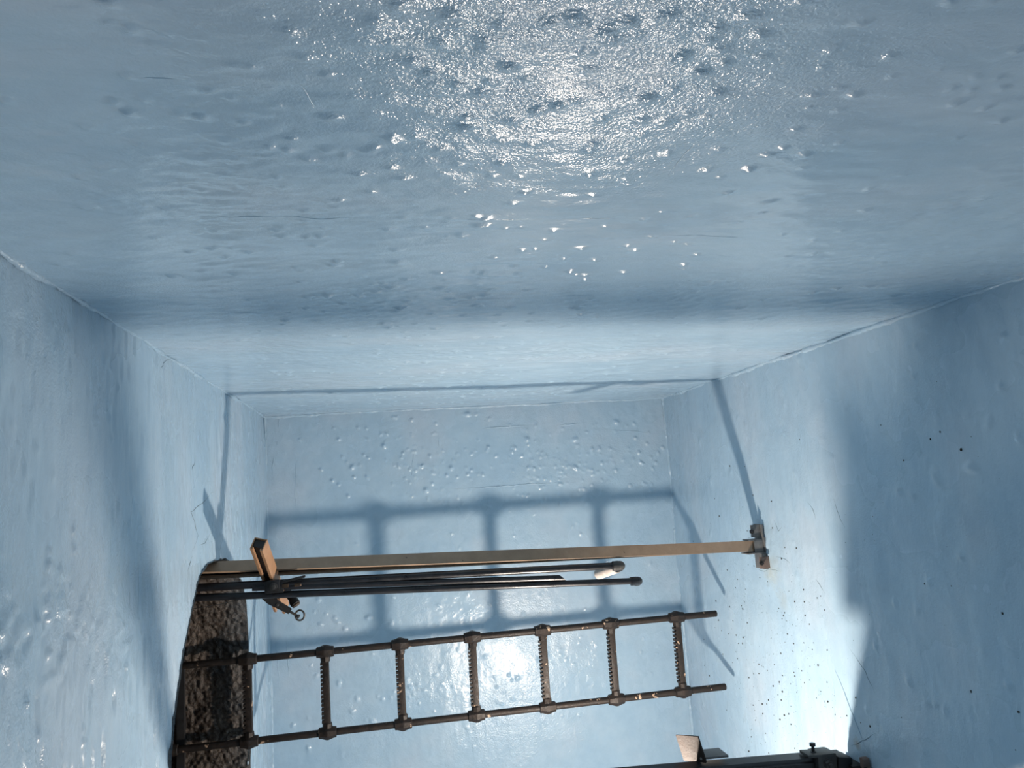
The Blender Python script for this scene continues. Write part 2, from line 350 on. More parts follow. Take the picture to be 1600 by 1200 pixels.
LINES = {
 'ceil_crack': [[(-0.039,2.685),(-0.005,2.547),(0.021,2.4),(0.059,2.445),(0.095,2.475),(0.134,2.395)],[(0.092,2.649),(0.12,2.575),(0.122,2.49)],[(0.145,2.395),(0.164,2.364),(0.188,2.334)],[(-0.131,2.445),(-0.101,2.405)],[(-0.396,2.171),(-0.355,2.08)]],
 'floor_crack': [[(0.2,2.801),(0.242,2.771),(0.224,2.738)],[(0.339,2.812),(0.343,2.75),(0.357,2.715)],[(0.402,2.993),(0.407,2.913),(0.391,2.858),(0.393,2.775)],[(0.131,2.539),(0.152,2.51),(0.185,2.497)],[(0.397,2.554),(0.416,2.525),(0.441,2.502)],[(0.599,2.393),(0.659,2.319),(0.718,2.282)],[(0.118,2.374),(0.176,2.353),(0.21,2.331)]],
 'floor_ridge': [[(0.685,2.484),(0.741,2.458),(0.803,2.424),(0.88,2.381),(0.914,2.364)],[(0.918,2.441),(0.872,2.356),(0.836,2.296)]],
 'back_crack': [[(-0.547,-0.356),(-0.558,-0.249),(-0.566,-0.126),(-0.56,-0.004)],[(-0.523,-0.231),(-0.535,-0.094)],[(-0.415,-0.241),(-0.423,-0.148),(-0.43,0.005),(-0.43,0.102)],[(-0.495,-0.394),(-0.493,-0.344),(-0.505,-0.332)],[(-0.516,-0.277),(-0.504,-0.276),(-0.507,-0.246)],[(0.147,-0.241),(0.139,-0.146),(0.131,-0.046),(0.119,0.01)],[(0.272,-0.266),(0.272,-0.202)],[(0.556,-0.408),(0.689,-0.415),(0.822,-0.402),(0.976,-0.421)],[(1.117,-0.254),(1.323,-0.227),(1.44,-0.204)],[(-0.536,0.606),(-0.528,0.737),(-0.52,0.881)],[(-0.488,0.625),(-0.483,0.771),(-0.471,0.872)],[(0.709,0.737),(0.713,0.768)]],
 'back_ridge': [[(0.467,-0.282),(0.549,-0.29),(0.648,-0.292),(0.747,-0.29)],[(0.881,-0.283),(0.983,-0.288),(1.034,-0.292)],[(0.306,0.006),(0.433,0.008),(0.563,0.007),(0.727,0.005),(0.96,0.013)],[(-0.563,-0.404),(-0.422,-0.409),(-0.116,-0.407)],[(0.328,-0.405),(0.655,-0.41),(0.89,-0.412)],[(0.89,-0.412),(1.164,-0.406),(1.462,-0.399)]],
 'top_ridge': [[(-0.34,1.095),(-0.253,1.099),(-0.166,1.097),(-0.078,1.107),(0.052,1.104)],[(0.081,1.107),(0.167,1.106),(0.257,1.107)],[(0.437,1.187),(0.555,1.197),(0.686,1.221)],[(0.308,1.111),(0.39,1.109)],[(-0.227,0.723),(-0.165,0.722)],[(-0.067,0.719),(-0.059,0.762),(-0.048,0.789)],[(0.1,0.991),(0.14,1.037)],[(0.406,0.729),(0.399,0.796),(0.391,0.875),(0.394,1.002)]],
}

# ------------------------------------------------------------------ room shell
def bumps(A, B, lst, H, hk=.55, seed=1):
    rnd = random.Random(seed)
    a_ax, b_ax = A[:, 0], B[0, :]
    for (a, b, s) in lst:
        i0, i1 = np.searchsorted(a_ax, [a - 3.2*s, a + 3.2*s]); j0, j1 = np.searchsorted(b_ax, [b - 3.2*s, b + 3.2*s])
        if i1 <= i0 or j1 <= j0: continue
        da, db = A[i0:i1, j0:j1] - a, B[i0:i1, j0:j1] - b
        th = rnd.uniform(0, math.pi); el = rnd.uniform(.75, 1.25)
        x = (da*math.cos(th) + db*math.sin(th))*el; y = (-da*math.sin(th) + db*math.cos(th))/el
        r2 = (x*x + y*y)/(s*s)
        H[i0:i1, j0:j1] += s*hk*rnd.uniform(.7, 1.2)*np.exp(-r2*.75)
    return H
def axis(*segs):
    out = []
    for a, b, st in segs: out.append(np.arange(a, b - 1e-6, st))
    out.append(np.array([segs[-1][1]]))
    return np.concatenate(out)
def grid_faces(na, nb):
    idx = np.arange(na*nb).reshape(na, nb)
    return np.stack([idx[:-1, :-1], idx[1:, :-1], idx[1:, 1:], idx[:-1, 1:]], -1).reshape(-1, 4)
def grid_obj(name, P, mat, faces=None, flip=False):
    """P: na x nb x 3 in (u,v,d)"""
    na, nb = P.shape[:2]
    V = WN(P).reshape(-1, 3)
    F = grid_faces(na, nb) if faces is None else faces
    if flip: F = F[:, ::-1]
    me = bpy.data.meshes.new(name)
    me.vertices.add(len(V)); me.vertices.foreach_set('co', V.ravel())
    me.loops.add(F.size); me.loops.foreach_set('vertex_index', np.ascontiguousarray(F).ravel().astype(np.int32))
    me.polygons.add(len(F)); me.polygons.foreach_set('loop_start', np.arange(0, F.size, 4, dtype=np.int32))
    me.polygons.foreach_set('loop_total', np.full(len(F), 4, np.int32))
    me.polygons.foreach_set('use_smooth', np.ones(len(F), bool))
    me.materials.append(mat); me.update(); me.validate()
    o = bpy.data.objects.new(name, me); COL.objects.link(o)
    o['kind'] = 'structure'; o['_base'] = [0.0, 0.0, 0.0]
    return o
rs = np.random.RandomState(7)
EXT = .03

# --- side wall (fills the upper half of the picture)
def h_side(U, D):
    h = .0035*fbm(U*2.2, D*2.2, seed=3) + .0013*fbm(U*7, D*16, seed=5) + .0007*vnoise(U*26, D*45, seed=8)
    msk = smooth(vnoise(U*3, D*3, seed=21), -.1, .5)
    h = h + msk*.0009*fbm(U*45, D*60, seed=9, oct=2)
    return h
ua = axis((CEIL_U - EXT, -.36, .012), (-.36, 1.1, .004), (1.1, FLOOR_U + EXT, .008))
da = axis((NEAR_D - EXT, .40, .03), (.40, 1.1, .003), (1.1, 2.0, .004), (2.0, BACK_D + EXT, .0065))
Ug, Dg = np.meshgrid(ua, da, indexing='ij')
H = h_side(Ug, Dg)
extra = []
for k in range(560):
    u_, d_ = rs.uniform(-.5, 1.4), .55 + rs.rand()**1.3*3.1
    if rs.rand() < .45: u_ = np.clip(rs.normal(.25, .3), -.5, 1.4)
    extra.append((u_, d_, rs.uniform(.0035, .0075)*(1 + .25*(d_ > 1.3))))
bumps(Ug, Dg, [(a, b, max(s*1.25, .0062)) for a, b, s in BUMP_TOP], H, .62, 1)
bumps(Ug, Dg, extra, H, .58, 2)
P = np.stack([Ug, SIDE_V + H, Dg], -1)
grid_obj('wall_right', P, M_side)

# --- back wall
def h_back(U, V):
    h = .0035*fbm(U*2.1, V*2.1, seed=31) + .0010*fbm(U*18, V*5, seed=33) + .0005*fbm(U*30, V*30, seed=34)
    return h
ua = axis((CEIL_U - EXT, FLOOR_U + EXT, .0045))
va = axis((SIDE_V - EXT, 1.15, .0045), (1.15, FAR_V + EXT, .03))
Ug, Vg = np.meshgrid(ua, va, indexing='ij')
H = h_back(Ug, Vg)
ex = []
for k in range(150):
    ex.append((rs.uniform(.0, 1.4), rs.uniform(-.3, .12), rs.uniform(.0040, .0065)))
for k in range(40): ex.append((rs.normal(.95, .12), rs.normal(-.05, .06), rs.uniform(.0042, .006)))
for k in range(120): ex.append((rs.uniform(-.4, 1.35), rs.uniform(.1, 1.15), rs.uniform(.0040, .0060)))
bumps(Ug, Vg, [(a, b, max(s*1.3, .0062) if i < len(BUMP_BACK) - 10 else .0048) for i, (a, b, s) in enumerate(BUMP_BACK)], H, .95, 3)  # the sizes were read off the photograph
bumps(Ug, Vg, [(a, b, s*1.25) for a, b, s in ex], H, .6, 4)
grid_obj('wall_back', np.stack([Ug, Vg, BACK_D - H], -1), M_wall)

# --- floor
def h_floor(V, D):
    h = .005*fbm(V*1.7, D*2.4, seed=51) + .0016*fbm(V*4 + 2*D, D*11, seed=53) + .0004*fbm(V*28, D*28, seed=55)
    # mortar swept up around the rail foot
    r = np.hypot((V - .335)/.10, (D - 2.90)/.07)
    h = h + .007*np.exp(-r*r)*(1 + .5*vnoise(V*60, D*60, seed=58))
    # trowelled ridge along the near side of the foot of the thick rail
    c = 2.40 + .10*(V - .75) + .02*vnoise(V*6, V*0 + 3.1, seed=57)
    h = h + .006*np.exp(-((D - c - .10)/.020)**2)*smooth(V, .45, .8)
    return h
va = axis((SIDE_V - EXT, 1.25, .0065), (1.25, FAR_V + EXT, .03))
da = axis((NEAR_D - EXT, .7, .03), (.7, BACK_D + EXT, .0065))
Vg, Dg = np.meshgrid(va, da, indexing='ij')
H = h_floor(Vg, Dg)
bumps(Vg, Dg, [(a, b, max(s, .007)) for a, b, s in BUMP_FLOOR], H, .6, 5)
bumps(Vg, Dg, [(rs.uniform(-.35, 1.2), rs.uniform(1.0, 3.8), rs.uniform(.006, .013)) for k in range(90)], H, .28, 6)
grid_obj('floor', np.stack([FLOOR_U - H, Vg, Dg], -1), M_floor)

# --- ceiling with the round-cornered hatch opening
HOLE = [(.185,2.79),(.188,2.66),(.192,2.571),(.22,2.469),(.269,2.412),(.345,2.328),(.425,2.264),(.51,2.21),(.634,2.152),
        (.8,2.12),(1.0,2.13),(1.2,2.19),(1.38,2.32),(1.46,2.5),(1.49,2.7),(1.46,2.95),(1.36,3.12),(1.2,3.22),(1.0,3.262),
        (.77,3.272),(.537,3.268),(.385,3.228),(.30,3.14),(.245,3.02),(.205,2.90)]
def hole_outline(step=.006, jit=.004):
    P = np.array(HOLE); n = len(P); out = []
    for i in range(n):
        p0, p1, p2, p3 = P[i-1], P[i], P[(i+1) % n], P[(i+2) % n]
        k = max(2, int(np.linalg.norm(p2-p1)/step))
        for t in np.arange(k)/k:
            out.append(.5*((2*p1) + (-p0+p2)*t + (2*p0-5*p1+4*p2-p3)*t*t + (-p0+3*p1-3*p2+p3)*t**3))
    O = np.array(out); c = O.mean(0)
    nn = (O - c)/np.linalg.norm(O - c, axis=1)[:, None]
    return O + nn*(jit*fbm(O[:, 0]*22, O[:, 1]*22, seed=71))[:, None], nn
OUT, OUTN = hole_outline()
def inside(V, D, poly):
    r = np.zeros(V.shape, bool); n = len(poly)
    for i in range(n):
        x1, y1 = poly[i]; x2, y2 = poly[(i+1) % n]
        cond = ((y1 > D) != (y2 > D))
        r ^= cond & (V < (x2-x1)*(D-y1)/(y2-y1+1e-12) + x1)
    return r
def h_ceil(V, D):
    h = .004*fbm(V*2, D*2.3, seed=81) - .0042*smooth(vnoise(V*13, D*60, seed=83), .3, .8)*smooth(vnoise(V*2, D*2, seed=84), -.5, .2) - .0016*smooth(vnoise(V*26, D*60, seed=86), .3, .8) + .0012*fbm(V*5, D*17, seed=85)
    sc = np.exp(-(((V - .16 - .18*(D - 1.25))/.10)**2)) * np.exp(-(((D - 1.45)/.42)**2))
    h = h + sc*.0052*smooth(vnoise(V*48, D*42, seed=87), -.1, .25)*smooth(vnoise(V*11, D*11, seed=88), -.5, .2)
    # rough plaster near the opening
    rr = np.exp(-(((V - .2)/.22)**2 + ((D - 2.55)/.3)**2))
    return h + rr*.0011*fbm(V*38, D*38, seed=89)
va = axis((SIDE_V - EXT, 1.0, .006), (1.0, FAR_V + EXT, .02))
da = axis((NEAR_D - EXT, .5, .03), (.5, BACK_D + EXT, .006))
Vg, Dg = np.meshgrid(va, da, indexing='ij')
H = h_ceil(Vg, Dg)
bumps(Vg, Dg, [(a, b, max(s*1.1, .0065)) for a, b, s in BUMP_CEIL], H, .65, 7)
ins = inside(Vg, Dg, OUT)
F = grid_faces(*Vg.shape)
fi = ins.ravel()[F]
# vertices just inside the edge are pulled onto it
need = np.zeros(Vg.size, bool)
mixed = fi.any(1) & ~fi.all(1)
need[F[mixed].ravel()] = True
need &= ins.ravel()
ii = np.where(need)[0]
vf, df = Vg.ravel().copy(), Dg.ravel().copy()
for c0 in range(0, len(ii), 200):
    s_ = ii[c0:c0+200]
    d2 = (vf[s_][:, None] - OUT[:, 0])**2 + (df[s_][:, None] - OUT[:, 1])**2
    j = d2.argmin(1); vf[s_] = OUT[j, 0]; df[s_] = OUT[j, 1]
Vs, Ds = vf.reshape(Vg.shape), df.reshape(Dg.shape)
P = np.stack([CEIL_U + H, Vs, Ds], -1)
grid_obj('ceiling', P, M_ceil, faces=F[~fi.all(1)])

# --- shaft above the opening: thick rough rim, then steel frame, then the closed hatch
ucol = np.concatenate([np.arange(CEIL_U + .004, CEIL_U - .245, -.0045)])
Ug = np.repeat(ucol[None, :], len(OUT), 0)
ov, od = OUT[:, 0][:, None] + 0*Ug, OUT[:, 1][:, None] + 0*Ug
dep = np.clip((CEIL_U - Ug)/.02, 0, 1)
nz = .0060*fbm(ov*85, od*85, Ug*85, seed=91, oct=2) + .0030*vnoise(ov*150, od*150, Ug*150, seed=94) + .012*fbm(ov*7, od*7, Ug*7, seed=96, oct=2)
offs = dep*(.006 + nz) + .001
Pv = ov + OUTN[:, 0][:, None]*offs; Pd = od + OUTN[:, 1][:, None]*offs
P = np.stack([Ug, Pv, Pd], -1); P = np.concatenate([P, P[:1]], 0)
shaft = grid_obj('hatch_shaft', P, M_conc)
def ring(mb, u0, u1, o_in, o_out, step=6):
    I = OUT[::step] + OUTN[::step]*o_in; O = OUT[::step] + OUTN[::step]*o_out; n = len(I)
    V = [(u0, *p) for p in I] + [(u1, *p) for p in I] + [(u1, *p) for p in O] + [(u0, *p) for p in O]
    F = []
    for k in range(n):
        k2 = (k+1) % n
        for a, b in ((0, 1), (1, 2), (2, 3), (3, 0)): F.append((a*n+k, a*n+k2, b*n+k2, b*n+k))
    mb.add(V, F)
mb = MB(); ring(mb, CEIL_U - .235, CEIL_U - .262, -.022, .03)
fr = mb.build('hatch_frame', M_black, shaft); fr['label'] = 'dark steel frame inside the hatch opening'
mb = MB(); ring(mb, CEIL_U - .262, CEIL_U - .52, .012, .03)
mb.build('hatch_collar', M_conc, shaft)
mb = MB()
I = OUT[::6] + OUTN[::6]*.03; n = len(I)
mb.add([(CEIL_U - .50, *p) for p in I] + [(CEIL_U - .53, *p) for p in I],
       [tuple(range(n)), tuple(range(2*n-1, n-1, -1))] + [(k, (k+1) % n, n + (k+1) % n, n + k) for k in range(n)])
mb.build('hatch_cover', M_black, shaft)

# --- walls out of the picture, closing the room
for nm, mk in (('wall_left', 0), ('wall_front', 1)):
    if mk == 0:
        A, B = np.meshgrid(axis((CEIL_U - EXT, FLOOR_U + EXT, .03)), axis((NEAR_D - EXT, BACK_D + EXT, .03)), indexing='ij')
        P = np.stack([A, FAR_V - .004*fbm(A*2, B*2, seed=101), B], -1)
    else:
        A, B = np.meshgrid(axis((CEIL_U - EXT, FLOOR_U + EXT, .03)), axis((SIDE_V - EXT, FAR_V + EXT, .03)), indexing='ij')
        P = np.stack([A, B, NEAR_D + .004*fbm(A*2, B*2, seed=103)], -1)
    grid_obj(nm, P, M_wall)

# --- caulked paint beads along the room's edges
def bead(name, p0, p1, r, seed, step=.006, amp=.5):
    p0 = np.array(p0, float); p1 = np.array(p1, float); L_ = np.linalg.norm(p1-p0); n = int(L_/step)
    t = np.linspace(0, 1, n); ax, p, q = frame(p1-p0, (0.3, .5, .4))
    w1 = .0035*fbm(t*L_*5, t*0 + .3, seed=seed); w2 = .0035*fbm(t*L_*5, t*0 + 7.3, seed=seed+1)
    rr = r*(1 + amp*fbm(t*L_*14, t*0 + 2.2, seed=seed+2) + .25*vnoise(t*L_*70, t*0, seed=seed+3))
    pts = [p0 + (p1-p0)*t[i] + p*w1[i] + q*w2[i] for i in range(n)]
    mb = MB(); mb.tube(pts, list(np.clip(rr, .25*r, 3*r)), n=8)
    o = mb.build(name, M_wall, base=p0, ang=80); o['kind'] = 'structure'
    return o
bead('trim_1', (CEIL_U, SIDE_V, -.5), (CEIL_U, SIDE_V, BACK_D), .0055, 1)
bead('trim_2', (FLOOR_U, SIDE_V, -.5), (FLOOR_U, SIDE_V, BACK_D), .0080, 11)
bead('trim_3', (CEIL_U, SIDE_V, BACK_D), (FLOOR_U, SIDE_V, BACK_D), .0070, 21)
bead('trim_4', (CEIL_U, SIDE_V, BACK_D), (CEIL_U, 2.0, BACK_D), .0060, 31)
bead('trim_5', (FLOOR_U, SIDE_V, BACK_D), (FLOOR_U, 2.0, BACK_D), .0090, 41)

# --- cracks and paint ridges, as fine relief following each surface
def place_line(kind, a, b, lift):
    if kind == 'ceil': return (CEIL_U + float(h_ceil(np.array([a]), np.array([b]))[0]) + lift, a, b)
    if kind == 'floor': return (FLOOR_U - float(h_floor(np.array([a]), np.array([b]))[0]) - lift, a, b)
    if kind == 'back': return (a, b, BACK_D - float(h_back(np.array([a]), np.array([b]))[0]) - lift)
    return (a, SIDE_V + float(h_side(np.array([a]), np.array([b]))[0]) + lift, b)
def lines(kind, key, name, mat, r, lift, seed, parent):
    mb = MB()
    for li, pl in enumerate(LINES[key]):
        pts = []; P = np.array(pl)
        for i in range(len(P)-1):
            L_ = np.linalg.norm(P[i+1]-P[i]); k = max(2, int(L_/.006))
            for t in range(k): pts.append(P[i] + (P[i+1]-P[i])*t/k)
        pts.append(P[-1]); pts = np.array(pts); s = np.arange(len(pts))*.006
        pts = pts + np.stack([.0022*fbm(s*28, s*0 + li, seed=seed), .0022*fbm(s*28, s*0 + li + .5, seed=seed+9)], -1)
        n = len(pts); rr = [r*max(.25, min(1, 3*i/n, 3*(n-1-i)/n))*(1 + .4*float(vnoise(np.array([s[i]*60]), np.array([li*1.7]), seed=seed)[0])) for i in range(n)]
        mb.tube([place_line(kind, float(a), float(b), lift) for a, b in pts], rr, n=6)
    o = mb.build(name, mat, parent, ang=80); o['kind'] = 'stuff'
    return o
ob = bpy.data.objects
lines('ceil', 'ceil_crack', 'crack_line', M_crack, .0008, .0000, 3, ob['ceiling'])
lines('floor', 'floor_crack', 'crack_line', M_crack, .0007, .0000, 4, ob['floor'])
lines('floor', 'floor_ridge', 'paint_ridge', M_floor, .0030, .0, 5, ob['floor'])
lines('back', 'back_crack', 'paint_run', M_wall, .0019, .0, 6, ob['wall_back'])
lines('back', 'back_ridge', 'paint_ridge', M_wall, .0030, .0, 7, ob['wall_back'])
lines('side', 'top_ridge', 'paint_ridge', M_side, .0010, -.0004, 8, ob['wall_right'])

# ------------------------------------------------------------------ ladder
LD = 3.215; K = LD/3.4
RV = (1.6*.4*K, 2.4*.4*K)
t = thing('ladder', (1.40, (RV[0]+RV[1])/2, LD), 'rusty dark steel ladder with notched rungs running up into the hatch', 'ladder')
for v in RV:
    mb = MB(); mb.cyl((-1.02, v, LD), (1.375 if v < .7 else 1.385, v, LD), .0135, 16, ch=.0015)
    mb.build('rail', M_rust, t)
u0, du = -.69*.4*K, .77*.4*K
for k in range(-2, 6):
    u = u0 + du*k
    for v, sg in ((RV[0], 1), (RV[1], -1)):
        mb = MB()
        mb.lathe((u - .034, v, LD), (1, 0, 0), [(0, .0175), (.002, .0205), (.012, .0215), (.030, .0275), (.038, .0275), (.056, .0215), (.066, .0205), (.068, .0175)], 8, phase=.5)
        mb.lathe((u, v, LD), (0, sg, 0), [(.0, .020), (.034, .0185), (.038, .016)], 8, phase=.5)
        sharpen_me = mb.build('coupling', M_rust, t, ang=20)
    mb = MB()
    mb.box((u + .001, (RV[0]+RV[1])/2, LD), (.0125, (RV[1]-RV[0])/2 - .03, .0125), bev=.003)
    rg = mb.build('rung', M_rust, t)
    mb = MB()
    vv = RV[0] + .044
    while vv < RV[1] - .038:
        mb.box((u - .0150, vv, LD), (.0048, .0042, .0122))
        vv += .0155
    mb.build('grip_teeth', M_rust, rg, smooth_=False)

# ------------------------------------------------------------------ tan slotted channel with floor bracket
w = .0205
CH = [(-w, -w), (w, -w), (w, w), (.0115, w), (.0115, w-.008), (.0140, w-.008), (.0140, w-.003), (w-.003, w-.003), (w-.003, -w+.003),
      (-w+.003, -w+.003), (-w+.003, w-.003), (-.0140, w-.003), (-.0140, w-.008), (-.0115, w-.008), (-.0115, w), (-w, w)]
CH2 = CH
A0 = np.array((-1.00, .200, 2.690)); A1 = np.array((1.452, .305, 2.915))
t = thing('mounting_channel', (1.466, .31, 2.92), 'long tan slotted steel channel spanning from the hatch to a bracket on the floor', 'channel')
mb = MB()
def dirn(deg):   # direction in the v-d plane: 0 = towards the viewer, 90 = to the viewer's left
    return (0, math.sin(math.radians(deg)), -math.cos(math.radians(deg)))
mb.sweep(A0, A1, CH, dirn(42), dirn(88), 40)
mb.build('channel_body', M_tan, t, smooth_=True, ang=20)
mb = MB(); mb.sweep(A0, A1 - nrm(A1-A0)*.01, [(-.0165, -.0165), (.0165, -.0165), (.0165, .0080), (-.0165, .0080)], dirn(42), dirn(88), 40)
mb.build('slot_shade_fill', M_black, t, ang=20)  # black filling stands in for the shade inside the open slot
mb = MB()                                       # clip angles and base plate on the floor
mb.box((1.458, .255, 2.915), (.0035, .034, .034), bev=.001)
mb.box((1.430, .2800, 2.913), (.032, .0025, .030), bev=.001); mb.box((1.440, .245, 2.897), (.024, .024, .003), bev=.001)
mb.build('clip_angle', M_bracket, t, ang=25)
mb = MB()
mb.box((1.452, .362, 2.905), (.010, .030, .034), bev=.002)
mb.box((1.424, .3295, 2.905), (.040, .0025, .030), bev=.001)
mb.build('clip_angle', M_bracket, t, ang=25)
mb = MB(); mb.box((1.444, .304, 2.885), (.026, .023, .003), bev=.001); mb.box((1.461, .30, 2.915), (.004, .030, .040), bev=.001)
mb.build('base_plate', M_bracket, t, ang=25)
mb = MB(); mb.box((1.446, .366, 2.866), (.022, .022, .004), bev=.001)
o = mb.build('packing_plate', M_pink, t, ang=25); o['label'] = 'pinkish rusty plate'
for (u, v, d) in ((1.416, .246, 2.893), (1.427, .366, 2.860)):
    mb = MB(); mb.lathe((u, v, d), (0, 0, -1), [(0, .009), (.007, .009), (.0071, .005), (.016, .005)], 6)
    mb.build('bolt', M_black, t, ang=25)

# ------------------------------------------------------------------ three dark conduits
def conduit(name, P0, P1, r, label, bevel=False):
    t = thing(name, P0, label, 'pipe', 'dark conduits beside the tan channel')
    return t
PZ0, PZ1 = 2.715, 2.850
def pz(u): return PZ0 + (u + .6)/1.55*(PZ1 - PZ0)
def elbow(t, c, r, turn, mat):
    c = np.array(c, float); mb = MB()
    R_ = r*1.45; pts = []
    for k in range(9):
        th = math.pi/2*k/8
        pts.append(c + np.array((1, 0, 0))*R_*math.sin(th) + np.array(turn)*R_*(1-math.cos(th)))
    mb.tube(pts, r*1.32, 16)
    mb.lathe(c - np.array((.022, 0, 0)), (1, 0, 0), [(0, r*1.1), (.002, r*1.38), (.024, r*1.38), (.026, r*1.25)], 18)
    e = pts[-1]; tn = nrm(np.array(turn))
    mb.lathe(e - tn*.002, tn, [(0, r*1.25), (.002, r*1.4), (.016, r*1.4), (.018, r*1.1)], 18)
    mb.build('elbow', mat, t, ang=40)
    return e + tn*.016
tu = nrm((-.35, .30, 1))
t = thing('conduit', (.86, .322, pz(.86)), 'dark conduit nearest the tan channel, ending in an elbow with a grey sleeve', 'pipe', 'dark conduits beside the tan channel')
mb = MB(); mb.cyl((-1.0, .254, pz(-.98)), (.845, .3275, pz(.85)), .0130, 18); mb.build('pipe', M_dark, t)
e = elbow(t, (.845, .3275, pz(.85)), .0130, tu, M_clip)
mb = MB(); mb.lathe(e, nrm((-.42, .30, 1)), [(0, .016), (.002, .0205), (.125, .0205), (.128, .018)], 20)
o = mb.build('sleeve', M_grey, t); o['label'] = 'short light grey sleeve'
t = thing('conduit', (.64, .35, pz(.64)), 'shortest dark conduit with a slanted cut end, between the two capped ones', 'pipe', 'dark conduits beside the tan channel')
mb = MB()
a = np.array((-.45, .2860, pz(-.46))); b = np.array((.615, .3515, pz(.62)))
ax, p_, q_ = frame(b - a); V = []; n = 18
for c_, sl in ((a, 0), (b, 1)):
    for k in range(n):
        th = 2*math.pi*k/n; off = p_*math.cos(th)*.0105 + q_*math.sin(th)*.0105
        V.append(c_ + off + ax*(sl*(.012 + 1.25*off[1])))
mb.add(V, [(k, (k+1) % n, n + (k+1) % n, n + k) for k in range(n)] + [tuple(range(n)), tuple(range(n, 2*n))])
mb.build('pipe', M_dark, t)
t = thing('conduit', (.94, .40, pz(.94)), 'longest dark conduit, farthest from the tan channel, ending in a rounded elbow', 'pipe', 'dark conduits beside the tan channel')
mb = MB(); mb.cyl((-1.0, .279, pz(-.98)), (.915, .3900, pz(.93)), .0118, 18); mb.build('pipe', M_dark, t)
elbow(t, (.912, .3898, pz(.93)), .0118, nrm((-.25, .25, 1)), M_dark)

# ------------------------------------------------------------------ short slotted channel and what hangs at it
S0 = np.array((-.400, .135, 2.555)); S1 = np.array((-.385, .385, 2.935))
t = thing('slotted_bracket', tuple(S1), 'short orange-brown slotted channel crossing the tan channel near the hatch', 'bracket')
mb = MB(); mb.sweep(S0, S1, CH2, (-.30, .80, -.50), (-.30, .80, -.50), 6)
mb.build('channel_body', M_orange, t, ang=20)
IN = [(-.0165, -.0165), (.0165, -.0165), (.0165, .0085), (-.0165, .0085)]
sx = nrm(S1 - S0)
mb = MB(); mb.sweep(S0 + sx*.006, S1 - sx*.006, IN, (-.30, .80, -.50), (-.30, .80, -.50), 2)
mb.build('slot_shade_fill', M_black, t, ang=20)  # slot filled black to give the shade of its hollow
mb = MB()
cc = S0 + (S1 - S0)*.60
mb.box((-.378, .280, 2.698), (.020, .017, .004), bev=.002)
mb.box((-.378, .287, 2.712), (.030, .020, .006), bev=.002)
mb.box((-.322, .268, 2.715), (.045, .0035, .010), ax=((1, -.16, 0), (.16, 1, 0), (0, 0, 1)), bev=.001)
mb.build('pipe_clamp', M_black, t, ang=25)
mb = MB(); mb.lathe((-.377, .284, 2.694), (0, .1, -1), [(0, .013), (.004, .013), (.0041, .008), (.010, .008), (.011, .005)], 16)
mb.build('bolt', M_clip, t, ang=25)
mb = MB(); mb.box((-.342, .286, 2.712), (.010, .006, .008), bev=.002); mb.lathe((-.312, .286, 2.708), (1, 0, 0), [(0, .006), (.02, .006), (.022, .004)], 8)
mb.build('clamp_nut', M_brass, t, ang=25)

# rope grip: tapered body, rod and ring
t = thing('cable_grip', (-.40, .315, 2.80), 'black tapered cable grip with a steel ring hanging below the short slotted channel', 'grip')
g0 = np.array((-.432, .315, 2.775)); g1 = np.array((-.338, .382, 2.790)); g2 = np.array((-.308, .392, 2.78))
axg = nrm(g1 - g0); sd = nrm(np.cross(axg, (0, 0, 1)))
mb = MB()
mb.add([g0 + sd*.006 - [0,0,.006], g0 - sd*.006 - [0,0,.006], g0 + axg*.04 - sd*.013 - [0,0,.009], g1 - sd*.008 - [0,0,.008], g1 + sd*.010 - [0,0,.008], g0 + axg*.04 + sd*.012 - [0,0,.009],
        g0 + sd*.006 + [0,0,.006], g0 - sd*.006 + [0,0,.006], g0 + axg*.04 - sd*.013 + [0,0,.009], g1 - sd*.008 + [0,0,.008], g1 + sd*.010 + [0,0,.008], g0 + axg*.04 + sd*.012 + [0,0,.009]],
       [(0,1,2,3,4,5), (11,10,9,8,7,6)] + [(k, (k+1) % 6, 6 + (k+1) % 6, 6 + k) for k in range(6)])
mb.build('grip_body', M_black, t, ang=25)
mb = MB()
for k, (s0, rr) in enumerate(((.060, .010), (.078, .0085), (.094, .0075))):
    mb.lathe(g0 + axg*s0, axg, [(0, rr*.8), (.002, rr), (.010, rr), (.012, rr*.8)], 10)
mb.build('collar', M_clip, t, ang=30)
mb = MB(); mb.cyl(g0 + axg*.09, g0 + axg*.148, .0042, 12, ch=.001); mb.lathe(g0 + axg*.146, axg, [(0, .0065), (.006, .0065), (.007, .004)], 12)
mb.build('rod', M_clip, t)
mb = MB(); c = g0 + axg*.150 + np.array((.004, -.004, 0)); pts = []
for k in range(28):
    th = 2*math.pi*k/28; pts.append(c + np.array((math.cos(th)*.0150, math.sin(th)*.0175, .004*math.sin(th))))
mb.tube(pts, .0032, 10, closed=True); mb.build('ring', M_clip, t)
# stub with brown collar beside it
t = thing('rubber_plug', (-.32, .35, 2.80), 'black rubber plug with a brown collar beside the steel ring', 'plug')
mb = MB(); b0 = np.array((-.352, .312, 2.815)); ab = nrm((.035, .052, -.02))
mb.lathe(b0, ab, [(0, .013), (.02, .0135), (.036, .012), (.044, .015), (.048, .0165), (.060, .0165), (.062, .013)], 18); mb.build('plug_body', M_black, t)
mb = MB(); mb.lathe(b0 + ab*.0605, ab, [(0, .012), (.001, .0145), (.005, .0145), (.006, .011)], 18); mb.build('collar', M_brass, t)
